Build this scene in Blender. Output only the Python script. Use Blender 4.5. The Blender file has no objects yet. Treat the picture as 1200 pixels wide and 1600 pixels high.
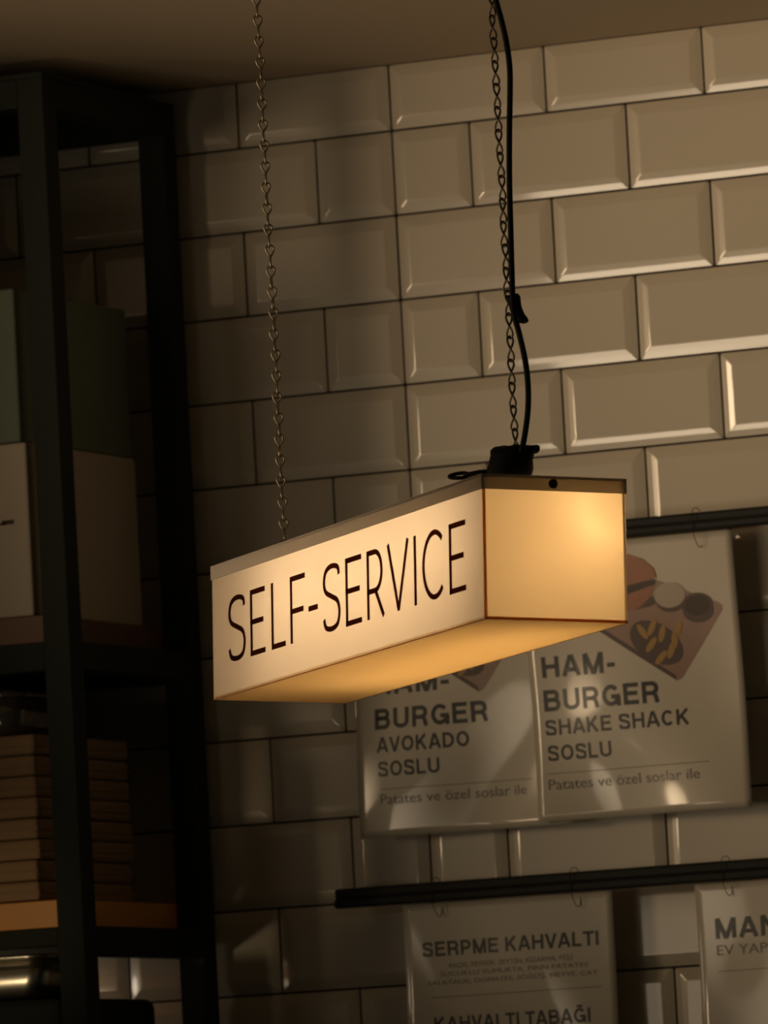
import bpy, bmesh, math, random
from mathutils import Vector, Matrix
random.seed(7)
PI = math.pi
scn = bpy.context.scene
col = scn.collection

# ------------------------------------------------------------------ camera
CAM_R = ((0.908257, -0.409361, 0.086555), (0.415061, 0.907622, -0.062819), (-0.052843, 0.092982, 0.994265))
CAM_P = (3.697027, -8.278984, 1.368785)
cd = bpy.data.cameras.new('camera'); cam = bpy.data.objects.new('camera', cd); col.objects.link(cam)
cd.sensor_fit = 'AUTO'; cd.sensor_width = 36.0; cd.lens = 12000 / 1600 * 36.0
cd.clip_start = 0.1; cd.clip_end = 60
cm = Matrix.Identity(4)
for i in range(3):
    cm[i][0] = CAM_R[i][0]; cm[i][1] = CAM_R[i][2]; cm[i][2] = -CAM_R[i][1]; cm[i][3] = CAM_P[i]
cam.matrix_world = cm
cd.dof.use_dof = True; cd.dof.focus_distance = 7.85; cd.dof.aperture_fstop = 13.0
scn.camera = cam

# ------------------------------------------------------------------ world, lights, exposure
w = bpy.data.worlds.new('dim_room'); scn.world = w; w.use_nodes = True
bg = w.node_tree.nodes['Background']
bg.inputs[0].default_value = (0.80, 0.92, 0.66, 1); bg.inputs[1].default_value = 0.011
def aim(o, p, t):
    o.location = p
    o.rotation_euler = (Vector(t) - Vector(p)).to_track_quat('-Z', 'Y').to_euler()
def area(name, p, t, sx, sy, power, colr, spread=180):
    l = bpy.data.lights.new(name, 'AREA'); l.shape = 'RECTANGLE'; l.size = sx; l.size_y = sy
    l.energy = power; l.color = colr; l.spread = math.radians(spread)
    o = bpy.data.objects.new(name, l); col.objects.link(o); aim(o, p, t); return o
def spot(name, p, t, power, colr, ang, rad=0.05, blend=1.0):
    l = bpy.data.lights.new(name, 'SPOT'); l.energy = power; l.color = colr
    l.spot_size = math.radians(ang); l.spot_blend = blend; l.shadow_soft_size = rad
    o = bpy.data.objects.new(name, l); col.objects.link(o); aim(o, p, t); return o
area('counter_strip_light', (-0.45, -2.2, 1.66), (0.74, 0.0, 2.64), 0.66, 0.38, 0.60, (1.0, 0.78, 0.53), 55)
und = bpy.data.lights.new('under_shelf_lamp', 'POINT'); und.energy = 0.16; und.color = (1.0, 0.82, 0.60); und.shadow_soft_size = 0.02
undo = bpy.data.objects.new('under_shelf_lamp', und); col.objects.link(undo); undo.location = (-0.60, -0.16, 1.685)
spot('track_spot_light', (-1.88, -2.8, 2.42), (0.95, 0.0, 2.60), 176.0, (1.0, 0.725, 0.435), 39, 0.50)
spot('board_fill_spot', (-0.62, -1.3, 1.52), (-0.40, -0.36, 1.725), 4.0, (1.0, 0.74, 0.42), 20, 0.03)  # added fill spot, brightens the orange board and the steel pan

vs = scn.view_settings
scn.display_settings.display_device = 'sRGB'
vs.view_transform = 'Standard'; vs.look = 'None'; vs.gamma = 1.0; vs.use_curve_mapping = False
vs.exposure = 0.0
scn.cycles.use_denoising = True
scn.cycles.max_bounces = 10

# ------------------------------------------------------------------ helpers
def tag(o, label=None, cat=None, group=None, kind=None):
    if label: o['label'] = label
    if cat: o['category'] = cat
    if group: o['group'] = group
    if kind: o['kind'] = kind
    return o
def obj(name, bm, m, parent=None, smooth=False, recalc=True):
    if recalc: bmesh.ops.recalc_face_normals(bm, faces=bm.faces)
    me = bpy.data.meshes.new(name); bm.to_mesh(me); bm.free()
    for x in (m if isinstance(m, (list, tuple)) else [m]): me.materials.append(x)
    if smooth:
        for p in me.polygons: p.use_smooth = True
    o = bpy.data.objects.new(name, me); col.objects.link(o)
    if parent is not None: o.parent = parent
    return o
def empty(name, loc, label, cat, group=None):
    o = bpy.data.objects.new(name, None); o.location = loc; col.objects.link(o); o.empty_display_size = 0.05
    return tag(o, label, cat, group)
def box(bm, a, b, bev=0.0, seg=2):
    t = bmesh.new()
    bmesh.ops.create_cube(t, size=1.0)
    for v in t.verts:
        v.co = Vector([(a[i] + b[i]) / 2 + v.co[i] * (b[i] - a[i]) for i in range(3)])
    if bev > 0: bmesh.ops.bevel(t, geom=list(t.edges), offset=bev, segments=seg, profile=0.5, affect='EDGES')
    join(bm, t)
def join(bm, t, mat=None):
    vm = {}
    for v in t.verts:
        vm[v] = bm.verts.new(mat @ v.co if mat else v.co)
    for f in t.faces:
        try:
            nf = bm.faces.new([vm[v] for v in f.verts]); nf.smooth = f.smooth; nf.material_index = f.material_index
        except ValueError: pass
    t.free()
def tube(bm, pts, r, n=8, closed=False, caps=True):
    pts = [Vector(p) for p in pts]; N = len(pts); rings = []
    up = Vector((0.3, 0.2, 1)).normalized(); prev = None
    for i, p in enumerate(pts):
        if closed: d = pts[(i + 1) % N] - pts[i - 1]
        else: d = pts[min(i + 1, N - 1)] - pts[max(i - 1, 0)]
        d.normalize()
        if prev is None:
            a = d.cross(up)
            if a.length < 1e-4: a = d.cross(Vector((1, 0, 0)))
        else: a = prev - d * prev.dot(d)
        a.normalize(); prev = a; b = d.cross(a)
        rr = r[i] if isinstance(r, (list, tuple)) else r
        rings.append([bm.verts.new(p + a * math.cos(2 * PI * k / n) * rr + b * math.sin(2 * PI * k / n) * rr) for k in range(n)])
    for i in range(N if closed else N - 1):
        A, B = rings[i], rings[(i + 1) % N]
        for k in range(n):
            f = bm.faces.new((A[k], A[(k + 1) % n], B[(k + 1) % n], B[k])); f.smooth = True
    if caps and not closed:
        bm.faces.new(rings[0][::-1]); bm.faces.new(rings[-1])
def catmull(P, sub=6):
    P = [Vector(p) for p in P]; out = []
    for i in range(len(P) - 1):
        p0 = P[max(i - 1, 0)]; p1 = P[i]; p2 = P[i + 1]; p3 = P[min(i + 2, len(P) - 1)]
        for k in range(sub):
            t = k / sub
            out.append(0.5 * ((2 * p1) + (p2 - p0) * t + (2 * p0 - 5 * p1 + 4 * p2 - p3) * t * t + (3 * p1 - p0 - 3 * p2 + p3) * t ** 3))
    out.append(P[-1]); return out

# ------------------------------------------------------------------ materials
def mat(name, c, rough=0.5, metal=0.0, coat=0.0, noise=0.0, nscale=20.0, bump=0.0, bscale=60.0, spec=0.5, coat_rough=0.05):
    m = bpy.data.materials.new(name); m.use_nodes = True
    nt = m.node_tree; b = nt.nodes['Principled BSDF']
    b.inputs['Base Color'].default_value = (*c, 1); b.inputs['Roughness'].default_value = rough
    b.inputs['Metallic'].default_value = metal; b.inputs['Coat Weight'].default_value = coat
    b.inputs['Coat Roughness'].default_value = coat_rough
    b.inputs['Specular IOR Level'].default_value = spec
    if noise or bump: tc = nt.nodes.new('ShaderNodeTexCoord')
    if noise:
        n = nt.nodes.new('ShaderNodeTexNoise'); n.inputs['Scale'].default_value = nscale; n.inputs['Detail'].default_value = 6
        r = nt.nodes.new('ShaderNodeMapRange'); r.inputs['To Min'].default_value = 1 - noise; r.inputs['To Max'].default_value = 1 + noise
        mx = nt.nodes.new('ShaderNodeVectorMath'); mx.operation = 'SCALE'; mx.inputs[0].default_value = c
        nt.links.new(tc.outputs['Object'], n.inputs['Vector']); nt.links.new(n.outputs['Fac'], r.inputs['Value'])
        nt.links.new(r.outputs[0], mx.inputs['Scale']); nt.links.new(mx.outputs[0], b.inputs['Base Color'])
    if bump:
        n2 = nt.nodes.new('ShaderNodeTexNoise'); n2.inputs['Scale'].default_value = bscale; n2.inputs['Detail'].default_value = 3
        bp = nt.nodes.new('ShaderNodeBump'); bp.inputs['Strength'].default_value = bump; bp.inputs['Distance'].default_value = 0.002
        nt.links.new(tc.outputs['Object'], n2.inputs['Vector']); nt.links.new(n2.outputs['Fac'], bp.inputs['Height'])
        nt.links.new(bp.outputs[0], b.inputs['Normal'])
    return m
def acrylic(name, trans, refl, mixf=0.7):
    m = bpy.data.materials.new(name); m.use_nodes = True; nt = m.node_tree; nt.nodes.clear()
    o = nt.nodes.new('ShaderNodeOutputMaterial'); t = nt.nodes.new('ShaderNodeBsdfTranslucent'); d = nt.nodes.new('ShaderNodeBsdfDiffuse')
    mx = nt.nodes.new('ShaderNodeMixShader'); g = nt.nodes.new('ShaderNodeBsdfGlossy'); m2 = nt.nodes.new('ShaderNodeMixShader')
    tc = nt.nodes.new('ShaderNodeTexCoord'); n = nt.nodes.new('ShaderNodeTexNoise'); n.inputs['Scale'].default_value = 9; n.inputs['Detail'].default_value = 3
    r = nt.nodes.new('ShaderNodeMapRange'); r.inputs['To Min'].default_value = 0.9; r.inputs['To Max'].default_value = 1.08
    v = nt.nodes.new('ShaderNodeVectorMath'); v.operation = 'SCALE'; v.inputs[0].default_value = trans
    nt.links.new(tc.outputs['Object'], n.inputs['Vector']); nt.links.new(n.outputs['Fac'], r.inputs['Value']); nt.links.new(r.outputs[0], v.inputs['Scale'])
    nt.links.new(v.outputs[0], t.inputs['Color']); d.inputs['Color'].default_value = (*refl, 1)
    g.inputs['Roughness'].default_value = 0.25
    mx.inputs[0].default_value = mixf; nt.links.new(d.outputs[0], mx.inputs[1]); nt.links.new(t.outputs[0], mx.inputs[2])
    m2.inputs[0].default_value = 0.03; nt.links.new(mx.outputs[0], m2.inputs[1]); nt.links.new(g.outputs[0], m2.inputs[2])
    nt.links.new(m2.outputs[0], o.inputs[0]); return m
def glow(name, c, s):
    m = bpy.data.materials.new(name); m.use_nodes = True; nt = m.node_tree; nt.nodes.clear()
    o = nt.nodes.new('ShaderNodeOutputMaterial'); e = nt.nodes.new('ShaderNodeEmission')
    e.inputs[0].default_value = (*c, 1); e.inputs[1].default_value = s; nt.links.new(e.outputs[0], o.inputs[0]); return m
M = dict(
    tile=mat('cream_glazed_tile', (0.68, 0.61, 0.50), 0.25, coat=1.0, coat_rough=0.06, noise=0.05, nscale=5, bump=0.06, bscale=14),
    grout=mat('brown_grout', (0.022, 0.013, 0.008), 0.9),
    ceil=mat('beige_ceiling_paint', (0.62, 0.50, 0.36), 0.85, noise=0.04, nscale=3),
    floor=mat('dark_floor', (0.10, 0.085, 0.07), 0.5, noise=0.1),
    black=mat('black_powder_coat', (0.012, 0.013, 0.012), 0.6, spec=0.3),
    frame=mat('charcoal_steel_frame', (0.028, 0.033, 0.027), 0.75, spec=0.2),
    rubber=mat('black_rubber', (0.012, 0.012, 0.011), 0.55, spec=0.3),
    tape=mat('black_tape', (0.012, 0.012, 0.011), 0.6, bump=0.5, bscale=150, spec=0.3),
    chain=mat('dull_steel_chain', (0.30, 0.25, 0.18), 0.42, metal=1.0),
    paper=mat('laminated_paper', (0.66, 0.60, 0.50), 0.4, coat=1.0, coat_rough=0.07, noise=0.03, bump=0.05, bscale=16),
    ink=mat('black_ink', (0.022, 0.024, 0.024), 0.5, coat=0.35, coat_rough=0.15),
    grey_ink=mat('grey_ink', (0.20, 0.175, 0.145), 0.5, coat=0.35, coat_rough=0.15),
    tray=mat('printed_wood_board', (0.34, 0.21, 0.16), 0.4, coat=0.8, noise=0.12, nscale=30, coat_rough=0.12),
    trayedge=mat('printed_dark_edge', (0.10, 0.06, 0.05), 0.5, coat=0.35, coat_rough=0.15),
    bun=mat('printed_bun', (0.36, 0.12, 0.045), 0.4, coat=0.8, noise=0.15, nscale=40, coat_rough=0.12),
    patty=mat('printed_patty', (0.05, 0.022, 0.014), 0.5, coat=0.35, coat_rough=0.15),
    fry=mat('printed_fries', (0.42, 0.25, 0.07), 0.5, coat=0.35, coat_rough=0.15),
    cup=mat('printed_sauce_cup', (0.50, 0.42, 0.34), 0.5, coat=0.35, coat_rough=0.15),
    signink=acrylic('dark_brown_vinyl', (0.22, 0.075, 0.022), (0.03, 0.015, 0.008), 0.8),
    lid=acrylic('cream_sign_lid', (0.62, 0.60, 0.56), (0.60, 0.52, 0.44), 0.50),
    strip=acrylic('amber_edge_strip', (0.95, 0.55, 0.22), (0.4, 0.24, 0.10), 0.8),
    screw=mat('dark_screw', (0.10, 0.07, 0.04), 0.4, metal=1.0),
    wood=mat('orange_wood_board', (0.80, 0.36, 0.08), 0.4, noise=0.18, nscale=12),
    dwood=mat('dark_wood_board', (0.16, 0.085, 0.05), 0.6, noise=0.18, nscale=12),
    card=mat('brown_cardboard', (0.34, 0.22, 0.12), 0.8, noise=0.08, nscale=15),
    white_card=mat('white_cardboard', (0.52, 0.45, 0.36), 0.7, noise=0.08, nscale=6),
    green_card=mat('grey_green_cardboard', (0.17, 0.21, 0.16), 0.7, noise=0.10, nscale=8),
    dark=mat('dark_brown_mark', (0.08, 0.05, 0.03), 0.8),
    steel=mat('brushed_steel', (0.62, 0.58, 0.50), 0.28, metal=1.0, bump=0.1, bscale=30),
    plastic=mat('smoky_plastic', (0.10, 0.085, 0.07), 0.15, coat=1.0),
    front=acrylic('bright_tint_acrylic_face', (0.64, 0.60, 0.56), (0.75, 0.66, 0.56)),  # tints of the three acrylics paint in how brightly each face glows
    side=acrylic('glow_tint_acrylic_side', (0.92, 0.75, 0.47), (0.75, 0.62, 0.42)),
    base=acrylic('dim_tint_acrylic_base', (0.46, 0.325, 0.145), (0.66, 0.48, 0.26)),  # deeper amber paints in the dimmer glow underneath
    back=mat('cream_sign_back', (0.55, 0.47, 0.37), 0.5),
    lamp=glow('warm_lamp', (1.0, 0.70, 0.38), 24.0),
)

# ------------------------------------------------------------------ the room
CEIL = 2.75
ZA, TH, HW = 2.67, 0.1015, 0.10075       # first tile joint, course height, half tile width
bm = bmesh.new()
def tile(bm, x0, x1, z0, z1):
    g = 0.0013; x0 += g; x1 -= g; z0 += g; z1 -= g
    ins = min(0.0145, (z1 - z0) * 0.4, (x1 - x0) * 0.4)
    t = bmesh.new()
    def ring(e, y): return [t.verts.new(c) for c in ((x0 + e, y, z0 + e), (x1 - e, y, z0 + e), (x1 - e, y, z1 - e), (x0 + e, y, z1 - e))]
    # slight individual lean of every tile in its mortar bed
    ax, az = random.uniform(-1, 1) * 0.004, random.uniform(-1, 1) * 0.004
    a = ring(0, 0.004); b = ring(0, -0.0014); m = ring(ins * 0.5, -0.0033); c = ring(ins, -0.0047)
    for A, B in ((a, b), (b, m), (m, c)):
        for k in range(4): t.faces.new((A[k], A[(k + 1) % 4], B[(k + 1) % 4], B[k]))
    t.faces.new(c)
    t.edges.ensure_lookup_table()
    rk = {v: q for q, R_ in enumerate((a, b, m, c)) for v in R_}
    ed = [e for e in t.edges if (rk[e.verts[0]], rk[e.verts[1]]) in ((3, 3), (1, 2), (2, 1), (2, 3), (3, 2))]
    rb = bmesh.ops.bevel(t, geom=ed, offset=0.0011, segments=2, profile=0.5, affect='EDGES')
    for f in rb['faces']: f.smooth = True
    xc, zc = (x0 + x1) / 2, (z0 + z1) / 2
    for v in t.verts: v.co.y += (v.co.x - xc) * ax + (v.co.z - zc) * az
    join(bm, t)
r = -1
while True:
    zt = min(CEIL, ZA - TH * r); zb = max(0.0, ZA - TH * (r + 1))
    if zt <= 0.02: break
    joints = {0.0}
    for k in range(-17, 18):
        if (k % 2 == 0) == (r % 2 != 0): joints.add(k * HW)
    joints = sorted(joints)
    for x0, x1 in zip(joints[:-1], joints[1:]): tile(bm, x0, x1, zb, zt)
    r += 1
wall = obj('wall_back', bm, [M['tile'], M['grout']], recalc=False)
bm = bmesh.new(); bm.from_mesh(wall.data)
n0 = len(bm.faces)
box(bm, (-1.75, 0.0004, 0), (1.75, 0.12, CEIL))
bm.faces.ensure_lookup_table()
for f in list(bm.faces)[n0:]: f.material_index = 1
bmesh.ops.recalc_face_normals(bm, faces=bm.faces)
bm.to_mesh(wall.data); bm.free()
tag(wall, 'cream bevelled metro tile wall with dark brown grout', 'wall', kind='structure')
bm = bmesh.new(); box(bm, (-1.75, -3.4, CEIL), (1.75, 0.12, CEIL + 0.1))
tag(obj('ceiling', bm, M['ceil']), 'plain beige painted ceiling above the tiled wall', 'ceiling', kind='structure')
bm = bmesh.new(); box(bm, (-1.75, -3.4, -0.1), (1.75, 0.12, 0))
bm_ = bmesh.new(); box(bm_, (-1.37, -1.62, 0), (-1.25, 0, CEIL))  # unseen wall added to keep light off the ceiling and tiles at left
tag(obj('shade_wall_left', bm_, M['ceil']), 'plain unseen side wall added to shade the ceiling and wall at left', 'wall', kind='structure')
tag(obj('floor', bm, M['floor']), 'dark floor below the tiled wall', 'floor', kind='structure')

# ------------------------------------------------------------------ rails on the wall
def rail(x0, x1, zb, zt, label, brackets):
    e = empty('poster_rail', ((x0 + x1) / 2, 0, zb), label, 'rail', 'black poster rails on the tiled wall')
    cx = (x0 + x1) / 2; h = zt - zb
    bm = bmesh.new()
    box(bm, (x0 - cx, -0.060, 0.0), (x1 - cx, -0.042, h * 0.47), 0.0025)
    box(bm, (x0 - cx, -0.057, h * 0.44), (x1 - cx, -0.044, h), 0.003)
    obj('bar', bm, M['black'], e)
    for bx in brackets:
        bm = bmesh.new(); box(bm, (bx - cx - 0.008, -0.046, h * 0.15), (bx - cx + 0.008, 0.0, h * 0.85), 0.001)
        obj('bracket', bm, M['black'], e)
    return e
rail(-0.10, 1.25, 2.1555, 2.1765, 'black steel rail behind the lit sign holding the two burger posters', (0.06, 1.1))
rail(-0.102, 1.25, 1.7485, 1.7715, 'lower black steel rail holding the breakfast poster, below the burger posters', (0.05, 1.1))

# ------------------------------------------------------------------ posters
FC = bpy.data.curves.new('type', 'FONT')
def text_bm(body, bold):
    FC.body = body; FC.offset = bold; FC.resolution_u = 4; FC.fill_mode = 'FRONT'
    o = bpy.data.objects.new('type', FC); col.objects.link(o)
    dg = bpy.context.evaluated_depsgraph_get(); dg.update()
    me = bpy.data.meshes.new_from_object(o.evaluated_get(dg))
    bm = bmesh.new(); bm.from_mesh(me); bpy.data.objects.remove(o); bpy.data.meshes.remove(me); return bm
CAP = 0.682
def arcp(cx, cz, rx, rz, a0, a1, n=16): return [(cx + rx * math.cos(math.radians(a0 + (a1 - a0) * i / n)), cz + rz * math.sin(math.radians(a0 + (a1 - a0) * i / n))) for i in range(n + 1)]
def crv(P): return [(p.x, p.y) for p in catmull([(a, b, 0) for a, b in P], 6)]
ADV = dict(A=.722, B=.722, C=.722, D=.722, E=.667, G=.778, Ğ=.778, H=.722, I=.278, K=.722, L=.611, M=.833, N=.722, O=.778, P=.667, R=.722, S=.667, T=.611, U=.722, V=.667)
ADV['-'] = .40; ADV[' '] = .278
def sans(ch, w, s):
    """strokes of a grotesque capital in a cell w wide and 1 high; s = half the stroke width"""
    t = 1 - s
    bowl = lambda x1, z0, z1, xs=s: [(xs, z1), (x1 - (z1 - z0) / 2, z1)] + arcp(x1 - (z1 - z0) / 2, (z0 + z1) / 2, (z1 - z0) / 2, (z1 - z0) / 2, 90, -90)[1:] + [(xs, z0)]
    st = [(s, 0), (s, 1)]
    if ch == 'A': return [[(s, 0), (w / 2 - s * .15, 1)], [(w - s, 0), (w / 2 + s * .15, 1)], [(w * .2, .30), (w * .8, .30)]]
    if ch == 'B': return [st, bowl(w - s * 1.4, .53, t), bowl(w - s, s, .53)]
    if ch == 'C': return [arcp(w / 2, .5, w / 2 - s, .5 - s, 42, 318, 30)]
    if ch == 'D': return [st, [(s, t), (w * .40, t)] + arcp(w * .40, .5, w * .60 - s, .5 - s, 90, -90)[1:] + [(s, s)]]
    if ch == 'E': return [st, [(0, t), (w, t)], [(0, .52), (w * .92, .52)], [(0, s), (w, s)]]
    if ch in 'GĞ':
        o = [arcp(w / 2, .5, w / 2 - s, .5 - s, 40, 330, 30), [(w * .52, .44), (w, .44)], [(w - s * .8, 0), (w - s * .8, .44)]]
        if ch == 'Ğ': o.append(arcp(w / 2, 1.24, w * .22, .13, 200, 340, 10))
        return o
    if ch == 'H': return [st, [(w - s, 0), (w - s, 1)], [(0, .52), (w, .52)]]
    if ch == 'I': return [st]
    if ch == 'K': return [st, [(s, .34), (w - s * 1.1, 1)], [(w * .38, .60), (w - s * .9, 0)]]
    if ch == 'L': return [st, [(0, s), (w, s)]]
    if ch == 'M': return [st, [(w - s, 0), (w - s, 1)], [(s * 1.1, 1), (w / 2, 0)], [(w - s * 1.1, 1), (w / 2, 0)]]
    if ch == 'N': return [st, [(w - s, 0), (w - s, 1)], [(s * 1.1, 1), (w - s * 1.1, 0)]]
    if ch == 'O': return [arcp(w / 2, .5, w / 2 - s, .5 - s, 0, 360, 36)]
    if ch == 'P': return [st, bowl(w - s, .43, t)]
    if ch == 'R': return [st, bowl(w - s * 1.2, .45, t), [(w * .52, .45), (w * .72, .42), (w * .80, .30), (w - s * 1.0, 0)]]
    if ch == 'S': return [crv([(w - s * 1.1, .70), (w * .84, .85), (w * .5, t), (w * .17, .87), (s * 1.1, .73), (w * .18, .60), (w * .5, .52), (w * .82, .43), (w - s, .28), (w * .83, .11), (w * .5, s), (w * .16, .12), (s * .9, .31)])]
    if ch == 'T': return [[(0, t), (w, t)], [(w / 2, 0), (w / 2, 1)]]
    if ch == 'U': return [[(s, 1), (s, w / 2)] + arcp(w / 2, w / 2 * .8, w / 2 - s, w / 2 * .8 - s, 180, 360, 18) + [(w - s, w / 2), (w - s, 1)]]
    if ch == 'V': return [[(s, 1), (w / 2, 0)], [(w - s, 1), (w / 2, 0)]]
    if ch == '-': return [[(0, .36), (w, .36)]]
def bold_bm(body, sw):
    """flat lettering, cap height 1, stroke sw"""
    bm = bmesh.new(); x = 0.0
    for ch in body:
        adv = ADV[ch] / .72
        if ch != ' ':
            sb = .035 if ch in 'AVT' else .09
            for st in sans(ch, adv - 2 * sb, sw / 2):
                pts = [Vector((x + sb + p[0], p[1])) for p in st]; A, B = [], []
                for i, p in enumerate(pts):
                    d = (pts[min(i + 1, len(pts) - 1)] - pts[max(i - 1, 0)]).normalized(); n = Vector((-d.y, d.x)) * sw / 2
                    A.append(bm.verts.new((p.x + n.x, p.y + n.y, 0))); B.append(bm.verts.new((p.x - n.x, p.y - n.y, 0)))
                for i in range(len(pts) - 1):
                    bm.faces.new((A[i], A[i + 1], B[i + 1], B[i]))
        x += adv
    return bm
class Poster:
    def __init__(s, name, x0, x1, zb, zt, y, seed, label, lean=0.0, amp=0.0036, group=None):
        s.x0, s.x1, s.zb, s.zt, s.y, s.lean, s.amp = x0, x1, zb, zt, y, lean, amp
        rr = random.Random(seed); s.k = [(rr.uniform(10, 30) * rr.choice((-1, 1)), rr.uniform(6, 22), rr.uniform(0, 6.3), rr.uniform(0.4, 1)) for _ in range(5)]
        s.e = empty(name, ((x0 + x1) / 2, y, zb), label, 'poster', group)
        bm = bmesh.new(); nx, nz = 30, 36; V = []
        for side in (0, 1):
            V.append([[bm.verts.new(s.p(x0 + (x1 - x0) * i / nx, zb + (zt - zb) * j / nz, -0.0006 * side)) for i in range(nx + 1)] for j in range(nz + 1)])
        for side in (0, 1):
            for j in range(nz):
                for i in range(nx):
                    f = bm.faces.new((V[side][j][i], V[side][j][i + 1], V[side][j + 1][i + 1], V[side][j + 1][i])); f.smooth = True
        for j in range(nz):
            for i in (0, nx): bm.faces.new((V[0][j][i], V[0][j + 1][i], V[1][j + 1][i], V[1][j][i]))
        for i in range(nx):
            for j in (0, nz): bm.faces.new((V[0][j][i], V[0][j][i + 1], V[1][j][i + 1], V[1][j][i]))
        obj('sheet', bm, M['paper'], s.e)
    def d(s, x, z):
        u, v = x - s.x0, z - s.zb
        a = sum(q * math.sin(kx * u + kz * v + ph) for kx, kz, ph, q in s.k) * s.amp
        fr = (s.zt - z) / (s.zt - s.zb)
        return a * (0.25 + 0.75 * fr) - 0.004 * fr
    def p(s, x, z, off):      # local point; the sheet leans a little sideways as it hangs
        return Vector((x + s.lean * (s.zt - z) - s.e.location.x, s.d(x, z) + off, z - s.e.location.z))
    def text(s, body, x0, x1, z, cap, bold=0.03, m='ink', name='heading_lettering', off=-0.0010):
        heavy = bold > 0.01
        t = bold_bm(body, 0.20 if bold > 0.028 else 0.185) if heavy else text_bm(body, bold)
        xs = [v.co.x for v in t.verts]; a, b = min(xs), max(xs)
        bm = bmesh.new(); join(bm, t)
        for v in bm.verts:
            v.co = s.p(x0 + (v.co.x - a) / (b - a) * (x1 - x0), z + v.co.y / (1.0 if heavy else CAP) * cap, off)
        o = obj(name, bm, M[m], s.e, recalc=False); return o
    def poly(s, pts, m, off, name, parent=None):
        bm = bmesh.new(); bm.faces.new([bm.verts.new((x, 0, z)) for x, z in pts])
        bmesh.ops.triangulate(bm, faces=bm.faces)
        for _ in range(6):
            le = [e for e in bm.edges if e.calc_length() > 0.014]
            if not le: break
            bmesh.ops.subdivide_edges(bm, edges=le, cuts=1)
            bmesh.ops.triangulate(bm, faces=[f for f in bm.faces if len(f.verts) > 3])
        for v in bm.verts: v.co = s.p(v.co.x, v.co.z, off)
        return obj(name, bm, M[m], parent or s.e, smooth=True)
    def disc(s, x, z, rx, rz, m, off, name, parent=None, a=0.0):
        return s.poly([(x + rx * math.cos(t) * math.cos(a) - rz * math.sin(t) * math.sin(a), z + rx * math.cos(t) * math.sin(a) + rz * math.sin(t) * math.cos(a)) for t in [2 * PI * i / 20 for i in range(20)]], m, off, name, parent)
    def rule(s, x0, x1, z): s.poly([(x0, z), (x1, z), (x1, z + 0.0009), (x0, z + 0.0009)], 'grey_ink', -0.0010, 'divider_line')
    def meal(s, dx, dz):
        T = lambda pts: [(x + dx, z + dz) for x, z in pts]
        tr = s.poly(T([(0.344, 1.984), (0.350, 1.9865), (0.4065, 2.0625), (0.4062, 2.067), (0.402, 2.071), (0.325, 2.104), (0.262, 2.137), (0.206, 2.088), (0.203, 2.083)]), 'tray', -0.0010, 'serving_board_print')
        s.poly(T([(0.344, 1.984), (0.203, 2.083), (0.2025, 2.090), (0.343, 1.9905)]), 'trayedge', -0.0012, 'board_edge_print', tr)
        s.disc(0.300 + dx, 2.079 + dz, 0.028, 0.008, 'trayedge', -0.0012, 'shadow_side_print', tr)
        # lower bun, filling, crown
        s.poly(T([(0.258, 2.092), (0.266, 2.074), (0.285, 2.069), (0.306, 2.073), (0.319, 2.084), (0.324, 2.098), (0.262, 2.104)]), 'bun', -0.0014, 'lower_bun_print', tr)
        s.poly(T([(0.256, 2.094), (0.290, 2.089), (0.326, 2.098), (0.326, 2.104), (0.290, 2.099), (0.257, 2.104)]), 'patty', -0.0016, 'patty_print', tr)
        s.poly(T([(0.256, 2.104), (0.262, 2.122), (0.276, 2.133), (0.293, 2.136), (0.312, 2.129), (0.325, 2.117), (0.328, 2.106), (0.310, 2.102), (0.290, 2.100)]), 'bun', -0.0018, 'bun_crown_print', tr)
        for cx, cz, cc in ((0.343, 2.084, 'cup'), (0.376, 2.069, 'patty')):
            s.disc(cx + 0.001 + dx, cz - 0.006 + dz, 0.019, 0.014, 'trayedge', -0.0014, 'sauce_cup_print', tr)
            s.disc(cx + dx, cz + dz, 0.0195, 0.0150, 'cup' if cc == 'cup' else 'trayedge', -0.0016, 'cup_rim_print', tr)
            s.disc(cx + dx, cz + dz, 0.0155, 0.0118, cc, -0.0018, 'sauce_print', tr)
        s.disc(0.322 + dx, 2.030 + dz, 0.036, 0.022, 'trayedge', -0.0013, 'fries_basket_print', tr, a=-0.6)
        for fx, fz, fa in ((0.306, 2.044, -1.0), (0.318, 2.048, 1.1), (0.330, 2.040, 1.3), (0.350, 2.043, 1.2), (0.316, 2.028, 0.9), (0.340, 2.020, 1.2), (0.327, 2.012, 0.8), (0.345, 2.032, 1.5)):
            s.disc(fx + dx, fz + dz, 0.0105, 0.0038, 'fry', -0.0015, 'french_fry_print', tr, a=fa)
GP = 'laminated posters hanging from the rails'
pl = Poster('menu_poster', -0.068, 0.205, 1.829, 2.1535, -0.0385, 3, 'laminated burger poster reading avokado, partly hidden under the lit sign', group=GP)
pl.text('HAM-', -0.045, 0.055, 1.997, 0.0245)
pl.text('BURGER', -0.0435, 0.1005, 1.956, 0.0245)
pl.text('AVOKADO', -0.0415, 0.0755, 1.9285, 0.0180, 0.024)
pl.text('SOSLU', -0.040, 0.0375, 1.9, 0.0180, 0.024)
pl.rule(-0.037, 0.150, 1.8845)
pl.text('Patates ve özel soslar ile', -0.0385, 0.1425, 1.8675, 0.0115, 0.004, 'grey_ink', 'caption_lettering')
pl.meal(-0.252, 0.007)
pr = Poster('menu_poster', 0.156, 0.4235, 1.832, 2.1535, -0.047, 5, 'laminated burger poster with printed meal on a board, right of the lit sign', lean=0.024, group=GP)
L_ = -0.004
pr.text('HAM-', 0.1765 + L_, 0.2705 + L_, 2.0, 0.0245)
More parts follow.
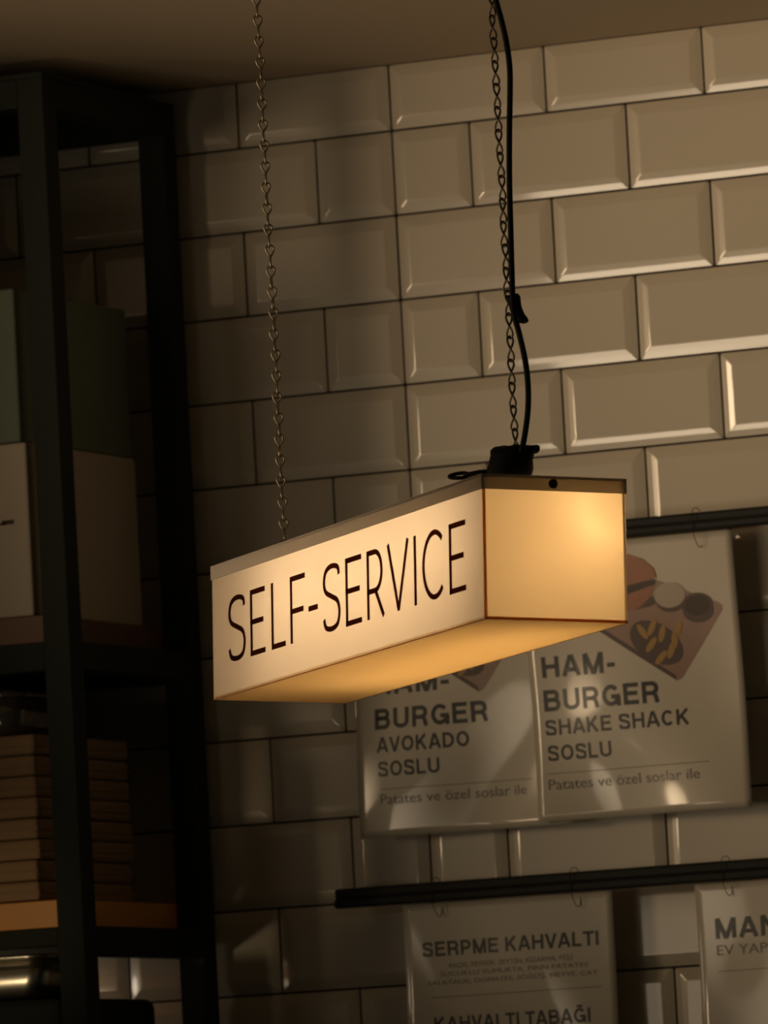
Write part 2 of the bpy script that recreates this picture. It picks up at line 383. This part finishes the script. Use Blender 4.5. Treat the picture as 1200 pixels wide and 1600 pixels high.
pr.text('BURGER', 0.1755 + L_, 0.323 + L_, 1.9605, 0.0252)
pr.text('SHAKE SHACK', 0.175 + L_, 0.357 + L_, 1.9325, 0.0182, 0.024)
pr.text('SOSLU', 0.176 + L_, 0.257 + L_, 1.9025, 0.0182, 0.024)
pr.rule(0.174 + L_, 0.380 + L_, 1.8872)
pr.text('Patates ve özel soslar ile', 0.1745 + L_, 0.367 + L_, 1.869, 0.0118, 0.004, 'grey_ink', 'caption_lettering')
pr.meal(-0.002, 0.0)
pb = Poster('menu_poster', -0.019, 0.2485, 1.42, 1.7475, -0.047, 8, 'laminated breakfast poster headed SERPME KAHVALTI on the lower rail', group=GP)
pb.text('SERPME KAHVALTI', 0.003, 0.2285, 1.6850, 0.0170, 0.022)
pb.text('REÇEL, PEYNİR, ZEYTİN, KIZARMA, PİŞİ', 0.036, 0.1965, 1.6705, 0.0052, 0.0, 'grey_ink', 'caption_lettering')
pb.text('SUCUKLU YUMURTA, FIRIN PATATES', 0.024, 0.2145, 1.6610, 0.0052, 0.0, 'grey_ink', 'caption_lettering')
pb.text('SALATALIK, DOMATES, SÖĞÜŞ, MEYVE, ÇAY', 0.008, 0.2260, 1.6512, 0.0052, 0.0, 'grey_ink', 'caption_lettering')
pb.rule(0.012, 0.230, 1.6362)
pb.text('KAHVALTI TABAĞI', 0.014, 0.2145, 1.5965, 0.0170, 0.022)
pm = Poster('menu_poster', 0.352, 0.62, 1.42, 1.7475, -0.047, 12, 'laminated poster beginning MAN, right of the breakfast poster', group=GP)
pm.text('MANTI', 0.3745, 0.487, 1.6825, 0.0235)
pm.text('EV YAPIMI', 0.375, 0.465, 1.6635, 0.0115, 0.004, 'grey_ink', 'caption_lettering')
pm.rule(0.375, 0.60, 1.6445)

# wire hooks over the rails
def hook(x, zt, label):
    h = 0.0
    bm = bmesh.new()
    pts = [(0.0015, 0.0105, -0.012), (0.0012, 0.0095, 0.0015), (0.0008, 0.004, 0.0050), (0, -0.004, 0.0050), (-0.0006, -0.0105, 0.001), (-0.0010, -0.0115, -0.012), (-0.0005, -0.0105, -0.025),
           (0.0018, -0.0075, -0.036), (0.0030, -0.0030, -0.0405), (0.0042, 0.0022, -0.0385), (0.0050, 0.0035, -0.030)]
    tube(bm, catmull(pts, 4), 0.00045, 6)
    o = obj('wire_hook', bm, M['rubber']); o.location = (x, -0.051, zt)
    return tag(o, label, 'hook', 'thin wire hooks on the poster rails')
hook(0.382, 2.1765, 'thin dark wire hook over the upper rail, holding the burger poster')
hook(0.027, 1.7715, 'thin wire hook at the left corner of the breakfast poster')
hook(0.204, 1.7715, 'thin wire hook at the right corner of the breakfast poster')
hook(0.394, 1.7715, 'thin wire hook at the corner of the poster beginning MAN')

# ------------------------------------------------------------------ steel shelf on the left
SX0, SX1, SYF, SYB, T = -1.22, -0.276, -0.371, -0.022, 0.034
sh = empty('storage_shelf', ((SX0 + SX1) / 2, (SYF + SYB) / 2, 0), 'tall charcoal steel storage shelf with wooden boards, against the tiled wall', 'shelf')
ox, oy = (SX0 + SX1) / 2, (SYF + SYB) / 2
def sbox(name, a, b, m, bev=0.0015):
    bm = bmesh.new(); box(bm, (a[0] - ox, a[1] - oy, a[2]), (b[0] - ox, b[1] - oy, b[2]), bev); return obj(name, bm, M[m], sh)
STOP = 2.724
for x in (SX0, SX1 - T):
    for y in (SYF, SYB - T):
        sbox('post', (x, y, 0), (x + T, y + T, STOP), 'frame')
LEV = [(0.30, 0.335, None), (0.80, 0.835, None), (1.305, 1.34, None), (1.702, 1.736, 'wood'), (2.033, 2.066, 'card_board'), (2.690, STOP, 'top')]
for zb, zt, kind in LEV:
    for x in (SX0, SX1 - T): sbox('side_bar', (x + 0.001, SYF + T, zb), (x + T - 0.001, SYB - T, zt), 'frame')
    for y in (SYF, SYB - T): sbox('cross_bar', (SX0 + T, y + 0.001, zb + (0.013 if kind == 'wood' else 0.0)), (SX1 - T, y + T - 0.001, zt), 'frame')
    if kind == 'top': sbox('top_panel', (SX0, SYF, STOP), (SX1, SYB, STOP + 0.006), 'frame', 0.0005)
    else: sbox('shelf_board', (SX0 + T, SYF + 0.004, zt), (SX1 - T, SYB - 0.004, zt + 0.032), 'wood' if kind == 'wood' else 'dwood')

# things on the shelf
def carton(name, a, b, m, label, cat, yaw=0.0, bev=0.003, group=None):
    c = ((a[0] + b[0]) / 2, (a[1] + b[1]) / 2, a[2])
    e = empty(name, c, label, cat, group); e.rotation_euler = (0, 0, yaw)
    h = b[2] - a[2]; sx, sy = (b[0] - a[0]) / 2, (b[1] - a[1]) / 2
    bm = bmesh.new(); box(bm, (-sx, -sy, 0), (sx, sy, h), bev); obj('body', bm, M[m], e)
    return e, sx, sy, h
Z2 = 2.0985
e, sx, sy, h = carton('cardboard_box', (-0.93, -0.362, Z2), (-0.325, -0.075, Z2 + 0.2025), 'white_card', 'white cardboard box on the middle shelf, under the grey green box', 'box')
bm = bmesh.new()
box(bm, (sx - 0.075, -sy - 0.0006, 0.108), (sx - 0.030, -sy + 0.001, 0.1105)); box(bm, (sx - 0.036, -sy - 0.0006, 0.1085), (sx - 0.020, -sy + 0.001, 0.1135))
obj('tape_tear', bm, M['dark'], e)
bm = bmesh.new(); box(bm, (-sx, -0.0015, h - 0.0008), (sx, 0.0015, h + 0.0004)); obj('lid_seam', bm, M['dark'], e)
e, sx, sy, h = carton('cardboard_box', (-0.92, -0.362, Z2 + 0.2035), (-0.331, -0.07, 2.482), 'green_card', 'grey green cardboard box on top of the white box', 'box')
bm = bmesh.new(); box(bm, (-sx, -0.0015, h - 0.0008), (sx, 0.0015, h + 0.0004)); obj('lid_seam', bm, M['dark'], e)
# stack of flat takeaway boxes on the orange board
z = 1.7685
words = ['lowest', 'second from the bottom', 'third from the bottom', 'fourth from the bottom', 'fourth from the top', 'third from the top', 'second from the top', 'topmost']
for k in range(8):
    hh = 0.0243; jx = random.uniform(-0.004, 0.002); jy = random.uniform(-0.004, 0.004)
    e, sx, sy, h = carton('takeaway_box', (-0.80 + jx, -0.355 + jy, z), (-0.336 + jx, -0.11 + jy, z + hh - 0.0006), 'card', 'flat brown takeaway box, %s of the stack on the orange shelf board' % words[k], 'box', random.uniform(-0.008, 0.008), 0.0045, 'stack of takeaway boxes')
    bm = bmesh.new(); box(bm, (-sx - 0.0012, -sy - 0.0012, hh * 0.42), (sx + 0.0012, sy + 0.0012, hh * 0.50), 0.0004); obj('lid_rim', bm, M['card'], e)
    z += hh
# smoky plastic tub on top of the stack
tb = empty('plastic_tub', (-0.56, -0.25, z), 'smoky clear plastic tub on top of the takeaway boxes', 'tub')
def rrect(sx, sy, r, zz, n=5):
    out = []
    for cx, cy, a0 in ((sx - r, sy - r, 0), (-sx + r, sy - r, PI / 2), (-sx + r, -sy + r, PI), (sx - r, -sy + r, 1.5 * PI)):
        for i in range(n + 1):
            a = a0 + PI / 2 * i / n; out.append((cx + r * math.cos(a), cy + r * math.sin(a), zz))
    return out
def loft(bm, loops, cap0=True, cap1=True):
    R = [[bm.verts.new(p) for p in L] for L in loops]; n = len(R[0])
    for A, B in zip(R[:-1], R[1:]):
        for k in range(n):
            f = bm.faces.new((A[k], A[(k + 1) % n], B[(k + 1) % n], B[k])); f.smooth = True
    if cap0: bm.faces.new(R[0][::-1])
    if cap1: bm.faces.new(R[-1])
bm = bmesh.new(); loft(bm, [rrect(0.185, 0.08, 0.02, 0), rrect(0.19, 0.085, 0.025, 0.01), rrect(0.20, 0.09, 0.03, 0.045)], True, True); obj('tub_body', bm, M['plastic'], tb)
bm = bmesh.new(); loft(bm, [rrect(0.206, 0.096, 0.032, 0.045), rrect(0.207, 0.097, 0.032, 0.050), rrect(0.190, 0.085, 0.03, 0.056)]); obj('tub_lid', bm, M['plastic'], tb)
# black appliance with a steel pan on top, lower shelf
ap = empty('countertop_oven', (-0.70, -0.22, 1.3725), 'black countertop oven on the shelf, below the orange board', 'oven')
bm = bmesh.new(); box(bm, (-0.38, -0.135, 0.012), (0.383, 0.115, 0.283), 0.012, 3); obj('casing', bm, M['frame'], ap)
bm = bmesh.new(); box(bm, (-0.34, -0.139, 0.05), (0.22, -0.134, 0.24), 0.002); d = obj('oven_door', bm, M['black'], ap)
bm = bmesh.new(); tube(bm, [(-0.28, -0.138, 0.215), (-0.28, -0.146, 0.215), (0.16, -0.146, 0.215), (0.16, -0.138, 0.215)], 0.004); obj('door_handle', bm, M['steel'], d)
for zz in (0.08, 0.15, 0.21):
    bm = bmesh.new(); tube(bm, [(0.30, -0.134, zz), (0.30, -0.146, zz)], 0.012, 14); obj('control_knob', bm, M['black'], ap)
for ax in (-0.33, 0.33):
    for ay in (-0.11, 0.09):
        bm = bmesh.new(); tube(bm, [(ax, ay, 0), (ax, ay, 0.014)], 0.012, 12); obj('rubber_foot', bm, M['rubber'], ap)
pn = empty('steel_pan', (-0.60, -0.285, 1.6560), 'stainless steel pan on top of the black oven', 'pan')
bm = bmesh.new()
loft(bm, [rrect(0.235, 0.040, 0.02, 0.0), rrect(0.243, 0.046, 0.022, 0.006), rrect(0.255, 0.054, 0.022, 0.050), rrect(0.251, 0.050, 0.020, 0.050), rrect(0.239, 0.042, 0.02, 0.008)], True, True); obj('pan_body', bm, M['steel'], pn)
bm = bmesh.new(); tube(bm, rrect(0.257, 0.056, 0.024, 0.050), 0.0030, 8, closed=True); obj('rolled_rim', bm, M['steel'], pn)

# ------------------------------------------------------------------ the lit sign
SM = ((0.72572, 0.68778, 0.01695), (-0.68765, 0.72437, 0.04932), (0.02164, -0.04745, 0.99864))
SO = Vector((0.2134, -1.0153, 1.9322)); L, D, H = 0.7411, 0.1501, 0.14
R3 = Matrix(SM)
sg = empty('light_box_sign', (0, 0, 0), 'lit warm cream box sign reading SELF-SERVICE, hanging from two chains', 'sign')
mw = R3.to_4x4(); mw.translation = SO + R3 @ Vector((L / 2, D / 2, 0)); sg.matrix_world = mw
def S(x, y, z): return Vector((x - L / 2, y - D / 2, z))
def panel(name, o, u, v, n, m, th=0.003):
    # acrylic sheet: outer skin with rim edges turned inwards by the sheet's thickness
    bm = bmesh.new(); o, u, v, n = map(Vector, (o, u, v, n))
    N = 1
    q = [o, o + u, o + u + v, o + v]
    A = [bm.verts.new(p) for p in q]; B = [bm.verts.new(p + n * th) for p in q]
    bm.faces.new(A)
    for k in range(4): bm.faces.new((A[k], A[(k + 1) % 4], B[(k + 1) % 4], B[k]))
    return obj(name, bm, M[m], sg)
fp = panel('front_panel', S(0, 0, 0), (L, 0, 0), (0, 0, H), (0, 1, 0), 'front')
tag(fp, 'front panel lettered SELF-SERVICE')
panel('rear_panel', S(0, D, 0), (L, 0, 0), (0, 0, H), (0, -1, 0), 'back')
panel('end_panel', S(L, 0.0, 0), (0, D, 0), (0, 0, H), (-1, 0, 0), 'side')
panel('end_panel', S(0, 0.0, 0), (0, D, 0), (0, 0, H), (1, 0, 0), 'back')
tag(panel('bottom_panel', S(0, 0, 0), (L, 0, 0), (0, D, 0), (0, 0, 1), 'base'), 'underside tinted deeper amber for its dimmer glow')
# lid with a turned down lip
bm = bmesh.new(); e_ = 0.0012; lp = 0.0132
box(bm, S(-e_, -e_, H - 0.001), S(L + e_, D + e_, H + 0.0015))
box(bm, S(-e_, -e_, H - lp), S(L + e_, -0.0002, H)); box(bm, S(-e_, D + 0.0002, H - lp), S(L + e_, D + e_, H))
box(bm, S(-e_, -e_, H - lp), S(-0.0002, D + e_, H)); box(bm, S(L + 0.0002, -e_, H - lp), S(L + e_, D + e_, H))
ld = obj('lid', bm, M['lid'], sg); tag(ld, 'unlit cream lid with a turned down lip')
# edge strips where the sheets meet
def strip(a, b): 
    bm = bmesh.new(); box(bm, a, b, 0.0003); return obj('edge_strip', bm, M['strip'], sg)
strip(S(L - 0.0004, -0.0004, 0), S(L + 0.0004, 0.0026, H - lp))
strip(S(L - 0.0004, 0.0026, 0.0), S(L + 0.0004, D, 0.0030))
strip(S(0, -0.0004, -0.0003), S(L, 0.0006, 0.0007))
# screw in the lip of the end
bm = bmesh.new(); c = S(L + e_, 0.0733, H - 0.0062)
tube(bm, [c, c + Vector((0.0014, 0, 0))], 0.0046, 18); sc = obj('screw', bm, M['screw'], sg)
for fx in ((0.03, 0.5), (0.95, 0.35)):
    bm = bmesh.new(); c = S(fx[0] * L, fx[1] * D, H + 0.0015)
    tube(bm, [c + Vector((0, 0.004 * math.cos(a), 0.003 + 0.004 * math.sin(a))) for a in [2 * PI * i / 12 for i in range(12)]], 0.0009, 6, closed=True); obj('eyelet', bm, M['chain'], sg)
# lamp tube inside
bm = bmesh.new(); tube(bm, [S(0.13, 0.66 * D, 0.66 * H), S(L - 0.06, 0.66 * D, 0.66 * H)], 0.0065, 10)
t = bmesh.new(); bmesh.ops.create_uvsphere(t, u_segments=12, v_segments=8, radius=0.0095); join(bm, t, Matrix.Translation(S(L - 0.042, 0.76 * D, 0.72 * H)))
obj('lamp_tube', bm, M['lamp'], sg)
# lettering, single line strokes
SW = 0.0053
def arc(cx, cz, rx, rz, a0, a1, n=14): return [(cx + rx * math.cos(math.radians(a0 + (a1 - a0) * i / n)), cz + rz * math.sin(math.radians(a0 + (a1 - a0) * i / n))) for i in range(n + 1)]
def glyph(ch, wd):
    """strokes in a cell wd wide and 1 high (units of cap height)"""
    s = SW / CH / 2
    if ch == 'S':
        P = [(wd - s * 1.2, 0.815), (wd * .86, 0.925), (wd * .50, 1 - s), (wd * .17, 0.90), (s, 0.74), (wd * .16, 0.60), (wd * .50, 0.515), (wd * .83, 0.43), (wd - s, 0.265), (wd * .83, 0.095), (wd * .50, s), (wd * .15, 0.075), (s * .6, 0.20)]
        return [[(p.x, p.y) for p in catmull([(a, b, 0) for a, b in P], 6)]]
    if ch == 'E': return [[(s, 0), (s, 1)], [(0, 1 - s), (wd, 1 - s)], [(0, .51), (wd * .88, .51)], [(0, s), (wd, s)]]
    if ch == 'L': return [[(s, 0), (s, 1)], [(0, s), (wd, s)]]
    if ch == 'F': return [[(s, 0), (s, 1)], [(0, 1 - s), (wd, 1 - s)], [(0, .475), (wd * .88, .475)]]
    if ch == '-': return [[(0, .435), (wd, .435)]]
    if ch == 'R':
        xr = wd * .93 - s; rz = (1 - s - .40) / 2; cz = (1 - s + .40) / 2
        return [[(s, 0), (s, 1)], [(0, 1 - s), (xr * .55, 1 - s)] + arc(xr * .55, cz, xr * .45, rz, 90, -90)[1:] + [(0, .40)], [(wd * .50, .40), (wd - s * .6, 0)]]
    if ch == 'V': return [[(s, 1), (wd / 2, .01)], [(wd - s, 1), (wd / 2, .01)]]
    if ch == 'I': return [[(s, 0), (s, 1)]]
    if ch == 'C': return [arc(wd * .55, .5, wd * .55 - s, .5 - s, 48, 312, 30)]
CB, CH = 0.0337, 0.0690
def stroke(bm, pts, y, x0, th=0.0005):
    pts = [Vector((x0 + p[0] * CH, CB + p[1] * CH)) for p in pts]
    Lp, Rp = [], []
    for i, p in enumerate(pts):
        a = pts[max(i - 1, 0)]; b = pts[min(i + 1, len(pts) - 1)]; d = (b - a).normalized(); n = Vector((-d.y, d.x)) * SW / 2
        Lp.append(p + n); Rp.append(p - n)
    f_ = lambda p, yy: bm.verts.new(S(p.x, yy, p.y))
    q = [[f_(p, y) for p in Lp], [f_(p, y) for p in Rp], [f_(p, y + th) for p in Lp], [f_(p, y + th) for p in Rp]]
    for i in range(len(pts) - 1):
        for A, B in ((q[0], q[1]), (q[2], q[3]), (q[0], q[2]), (q[1], q[3])):
            bm.faces.new((A[i], A[i + 1], B[i + 1], B[i]))
    for i in (0, len(pts) - 1): bm.faces.new((q[0][i], q[1][i], q[3][i], q[2][i]))
for ch, x0, x1 in (('S', .0485, .0974), ('E', .1122, .1545), ('L', .1730, .2122), ('F', .2270, .2685), ('-', .2783, .3034), ('S', .3192, .3658), ('E', .3812, .4240), ('R', .4392, .4842), ('V', .4934, .5509), ('I', .5642, .5695), ('C', .5858, .6430), ('E', .6552, .6965)):
    bm = bmesh.new()
    for j, st in enumerate(glyph(ch, (x1 - x0) / CH)): stroke(bm, st, -0.0007 - j * 0.00004, x0)
    o = obj('letter' if ch != '-' else 'hyphen', bm, M['signink'], fp)

# ------------------------------------------------------------------ chains
def link_mesh():
    bm = bmesh.new(); P = []
    hz, wz = 0.0124, 0.0056
    for lobe in (0, 1):
        for i in range(14):
            a = 2 * PI * i / 14
            zz = hz * (1 - math.cos(a)) / 2; ww = wz * math.sin(a) * math.sin(a / 2) ** 1.0
            P.append((ww, 0.0004 * math.cos(a / 2), zz) if lobe == 0 else (0.0004 * math.cos(a / 2), ww, -zz))
    tube(bm, P, 0.0011, 6, closed=True)
    me = bpy.data.meshes.new('link'); bmesh.ops.recalc_face_normals(bm, faces=bm.faces); bm.to_mesh(me); bm.free(); me.materials.append(M['chain'])
    for p in me.polygons: p.use_smooth = True
    return me
LM = link_mesh()
def chain(x, y, z0, rz, label):
    e = empty('hanging_chain', (x, y, z0), label, 'chain', 'steel chains holding the sign')
    n = int((CEIL - z0) / 0.0222); pitch = (CEIL - z0 - 0.004) / n
    for i in range(n):
        o = bpy.data.objects.new('link', LM); col.objects.link(o); o.parent = e
        o.location = (random.uniform(-1, 1) * 0.0005, random.uniform(-1, 1) * 0.0005, pitch * (i + 0.5))
        o.rotation_euler = (0, 0, rz + random.uniform(-0.12, 0.12))
    return e
pc = sg.matrix_world @ S(0.03 * L, 0.5 * D, H + 0.006)
chain(pc.x, pc.y, pc.z, math.radians(24), 'thin steel chain at the far end of the lit sign')
pc = sg.matrix_world @ S(0.95 * L, 0.35 * D, H + 0.006)
chain(pc.x, pc.y, pc.z, math.radians(24 + 48), 'thin steel chain beside the black power cord')

# ------------------------------------------------------------------ cord, tape and connector
CY = pc.y - 0.012
pts = [(0.7655, 2.75), (0.7672, 2.65), (0.7712, 2.57), (0.7773, 2.5368), (0.7809, 2.5175), (0.7835, 2.4919), (0.7827, 2.4668), (0.7798, 2.4293), (0.7768, 2.3793), (0.7752, 2.3292), (0.7739, 2.2854), (0.7736, 2.2509), (0.778, 2.2285), (0.7826, 2.203), (0.7845, 2.1778), (0.783, 2.1529), (0.7782, 2.1284), (0.7735, 2.112)]
bm = bmesh.new(); tube(bm, catmull([(x, CY, z) for x, z in pts], 5), 0.0029, 10)
cord = obj('power_cord', bm, M['rubber']); tag(cord, 'black power cord running from the ceiling to the lit sign', 'cord')
# flared tape collar binding cord and chain
bm = bmesh.new()
loops = []
for t, rx, ry, sx in ((0, 0.0062, 0.006, -0.0015), (0.10, 0.0078, 0.0065, -0.0010), (0.22, 0.0066, 0.0062, 0.0004), (0.5, 0.0060, 0.006, 0.0022), (0.75, 0.0066, 0.006, 0.0046), (0.9, 0.0088, 0.006, 0.0056), (1.0, 0.0070, 0.005, 0.0078)):
    zz = 2.2665 - t * 0.0275
    loops.append([(0.7722 + sx + rx * math.cos(a) * (1 + 0.08 * math.sin(3 * a + t * 5)), CY + 0.004 + ry * math.sin(a), zz + 0.0012 * math.cos(2 * a)) for a in [2 * PI * i / 14 for i in range(14)]])
loft(bm, loops)
o = obj('cord_tape', bm, M['tape']); tag(o, 'flared wrap of black tape binding the cord to the chain', 'tape')
# taped connector lump on the lid
bm = bmesh.new(); loops = []
lc = sg.matrix_world @ S(0.945 * L, 0.34 * D, H + 0.0015)
rr_ = random.Random(4)
ph = [rr_.uniform(0, 6) for _ in range(4)]
for t, rx, ry, dx in ((0, 0.017, 0.016, -0.006), (0.12, 0.0215, 0.018, -0.006), (0.30, 0.0230, 0.019, -0.0050), (0.55, 0.0215, 0.018, -0.0025), (0.75, 0.0215, 0.017, 0.000), (0.88, 0.0230, 0.016, 0.0015), (0.97, 0.0190, 0.013, 0.001), (1.0, 0.009, 0.007, 0.001)):
    loops.append([(dx + rx * math.cos(a) * (1 + 0.05 * math.sin(3 * a + ph[0] + 4 * t) + 0.03 * math.sin(5 * a + ph[1])), ry * math.sin(a) * (1 + 0.05 * math.sin(4 * a + ph[2])), t * 0.034 + 0.0012 * math.sin(4 * a + ph[3]) * t) for a in [2 * PI * i / 22 for i in range(22)]])
loft(bm, loops)
cb = empty('cord_connector', lc, 'lumpy black taped cord connector sitting on the lid of the sign', 'connector')
cb.rotation_euler = (0, 0, math.radians(24))
obj('taped_body', bm, M['tape'], cb)
bm = bmesh.new()
loft(bm, [[(0.010 + 0.016 * q, 0.006 * math.cos(a) - 0.004, 0.0275 + 0.0045 * q2 * math.sin(a) + 0.0025 * q) for a in [2 * PI * i / 10 for i in range(10)]] for q, q2 in ((0, 1), (0.5, 1.05), (0.85, 0.95), (1.0, 0.5))])
obj('tape_flap', bm, M['tape'], cb)
# snap hook lying by the connector
bm = bmesh.new()
sc_ = sg.matrix_world @ S(0.872 * L, 0.10 * D, H + 0.0125)
loop = [(0.0095 * math.cos(a), 0.0032 * math.sin(a) * (1 + 0.25 * math.cos(a)), 0.0006 * math.cos(a)) for a in [2 * PI * i / 20 for i in range(20)]]
tube(bm, loop, 0.0020, 8, closed=True)
tube(bm, [(0.004, 0, 0), (0.020, 0.001, 0.001), (0.032, 0.002, 0.001)], [0.0022, 0.0034, 0.0028], 8)
o = obj('snap_hook', bm, M['rubber']); o.location = sc_; o.rotation_euler = (0.9, 0.0, math.radians(24)); tag(o, 'small black snap hook on the lid edge left of the connector', 'hook')
